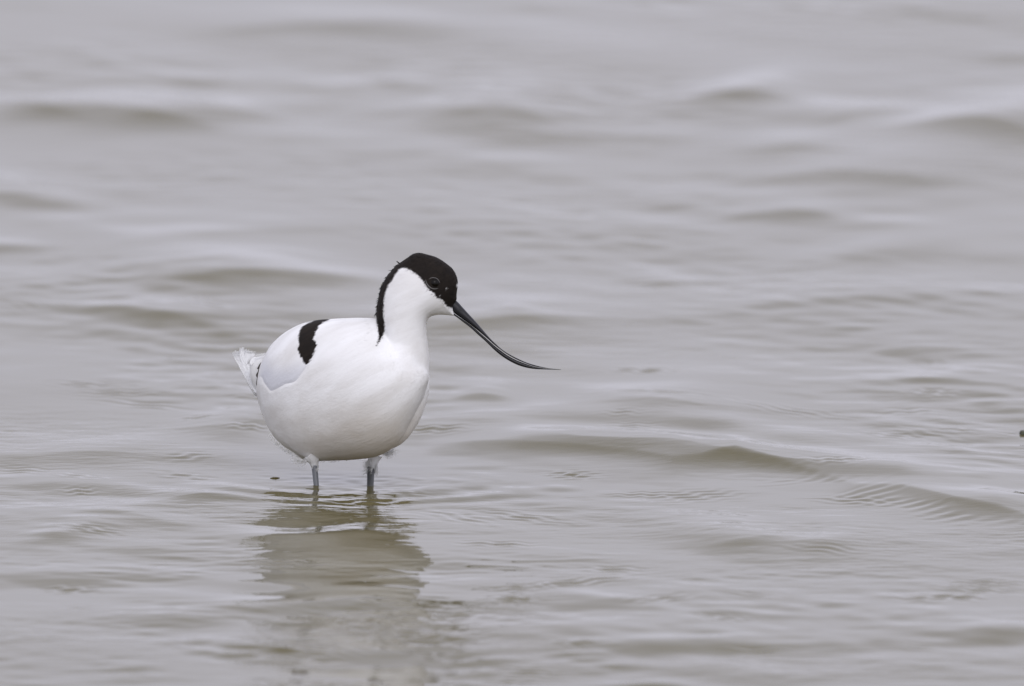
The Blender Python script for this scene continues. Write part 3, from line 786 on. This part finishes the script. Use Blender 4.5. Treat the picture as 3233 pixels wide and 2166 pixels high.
fringe('thigh_barbs', [(R7([(290, 560), (360, 690), (420, 690), (450, 600)]), (.1, 1), 11, 60, -4, .1, .3)], th1, M_TAIL, 21)
fringe('thigh_barbs', [(R7([(1540, 480), (1520, 640), (1510, 790)]), (-.75, .6), 20, 60, 36, .2, .25), (R7([(1560, 500), (1640, 640), (1600, 780)]), (-.5, .8), 22, 60, 26, .15, .2),
                       (R7([(1720, 540), (1700, 660), (1690, 720)]), (.12, 1), 22, 70, 40, -.05, .16)], th2, M_TAIL, 22)
fringe('flank_barbs', [(R2([(430, 1090), (480, 1150), (540, 1200), (620, 1250), (700, 1310)]), (-.5, 1), 13, 260, 20, .25, .35),
                       (R2([(650, 1290), (700, 1318), (760, 1330)]), (-.75, .8), 22, 110, 0, .3, .3),
                       (R2([(780, 1330), (1000, 1328), (1300, 1306)]), (-.8, .4), 8, 60, 0, .2, .3),
                       (R2([(1420, 1265), (1480, 1245), (1510, 1230)]), (.55, 1), 22, 90, 40, -.25, .45),
                       (R2([(1560, 1190), (1640, 1120), (1740, 980)]), (-.2, 1), 5, 60, 0, .2, .4)], body, M_TAIL, 23)
# nape feathers sticking out behind the black stripe, and the stripe's loose end
M_CAPF = simple_mat('cap_feather_black', (0.012, 0.009, 0.008), 0.7, 0.4, 900, 0.15)
fringe('nape_barbs', [(R3([(200, 1050), (222, 830), (275, 600), (370, 440), (480, 312), (560, 245)]), (-.6, .75), 9, 190, -75, .1, .3), (R3([(545, 268), (560, 262)]), (-.6, -.8), 14, 7, -75, -.2, .15),
                      (R3([(200, 1000), (208, 1060)]), (-.3, 1), 14, 14, -80, .1, .2),
                      (R3([(245, 1300), (280, 1300), (270, 1360), (240, 1420)]), (-.3, 1), 18, 60, -150, .1, .15)], body, M_CAPF, 31, 0.0002)

# ------------------------------------------------------------------ small things adrift on the water
def drift(name, label, cat, px, py, ln, wd, ang, mat, seed, thick=0.0005, bits=0):
    r = np.random.default_rng(seed)
    gx_, gy_ = ground(px, py)
    n = 26; V = []; F = []
    t = np.linspace(0, 1, n)
    prof = np.sin(math.pi * t ** 0.8) ** 0.8
    ca, sa = math.cos(ang), math.sin(ang)
    for i in range(n):
        for s_ in (-1, -.5, 0, .5, 1):
            x = (t[i] - .5) * ln; y = s_ * wd / 2 * prof[i] * (1 + .12 * r.normal()) + .15 * wd * math.sin(t[i] * 3)
            xx, yy = x * ca - y * sa, x * sa + y * ca
            zz = water_z(gx_ + xx, gy_ + yy) + 0.0003 + thick * (1 - s_ * s_)
            V.append((xx, yy, zz))
    F = [[i * 5 + j, (i + 1) * 5 + j, (i + 1) * 5 + j + 1, i * 5 + j + 1] for i in range(n - 1) for j in range(4)]
    me = bpy.data.meshes.new(name)
    bm = bmesh.new(); vs = [bm.verts.new(v) for v in V]
    for q_ in F: bm.faces.new([vs[x] for x in q_])
    ex_ = bmesh.ops.extrude_face_region(bm, geom=list(bm.faces))
    for g in ex_['geom']:
        if isinstance(g, bmesh.types.BMVert): g.co.z -= 0.0006
    bmesh.ops.remove_doubles(bm, verts=bm.verts, dist=1e-6)
    bmesh.ops.recalc_face_normals(bm, faces=bm.faces)
    bm.to_mesh(me); bm.free(); me.materials.append(mat)
    me.polygons.foreach_set('use_smooth', np.ones(len(me.polygons), bool))
    o = bpy.data.objects.new(name, me); col.objects.link(o); o.location = (gx_, gy_, 0)
    o['label'] = label; o['category'] = cat
    return o
drift('floating_leaf', 'tiny olive brown leaf scrap floating left of the bird\'s legs', 'leaf', 866, 1513, 0.0032, 0.0054, math.radians(-66), M_LEAF, 1)
M_WEED = simple_mat('weed_dark_olive', (0.055, 0.057, 0.032), 0.5, 0.5, 500, 0.3)
drift('weed_clump', 'dark green weed clump floating at the right edge of the water', 'weed', 3240, 1366, 0.0075, 0.013, math.radians(20), M_WEED, 2, thick=0.002)
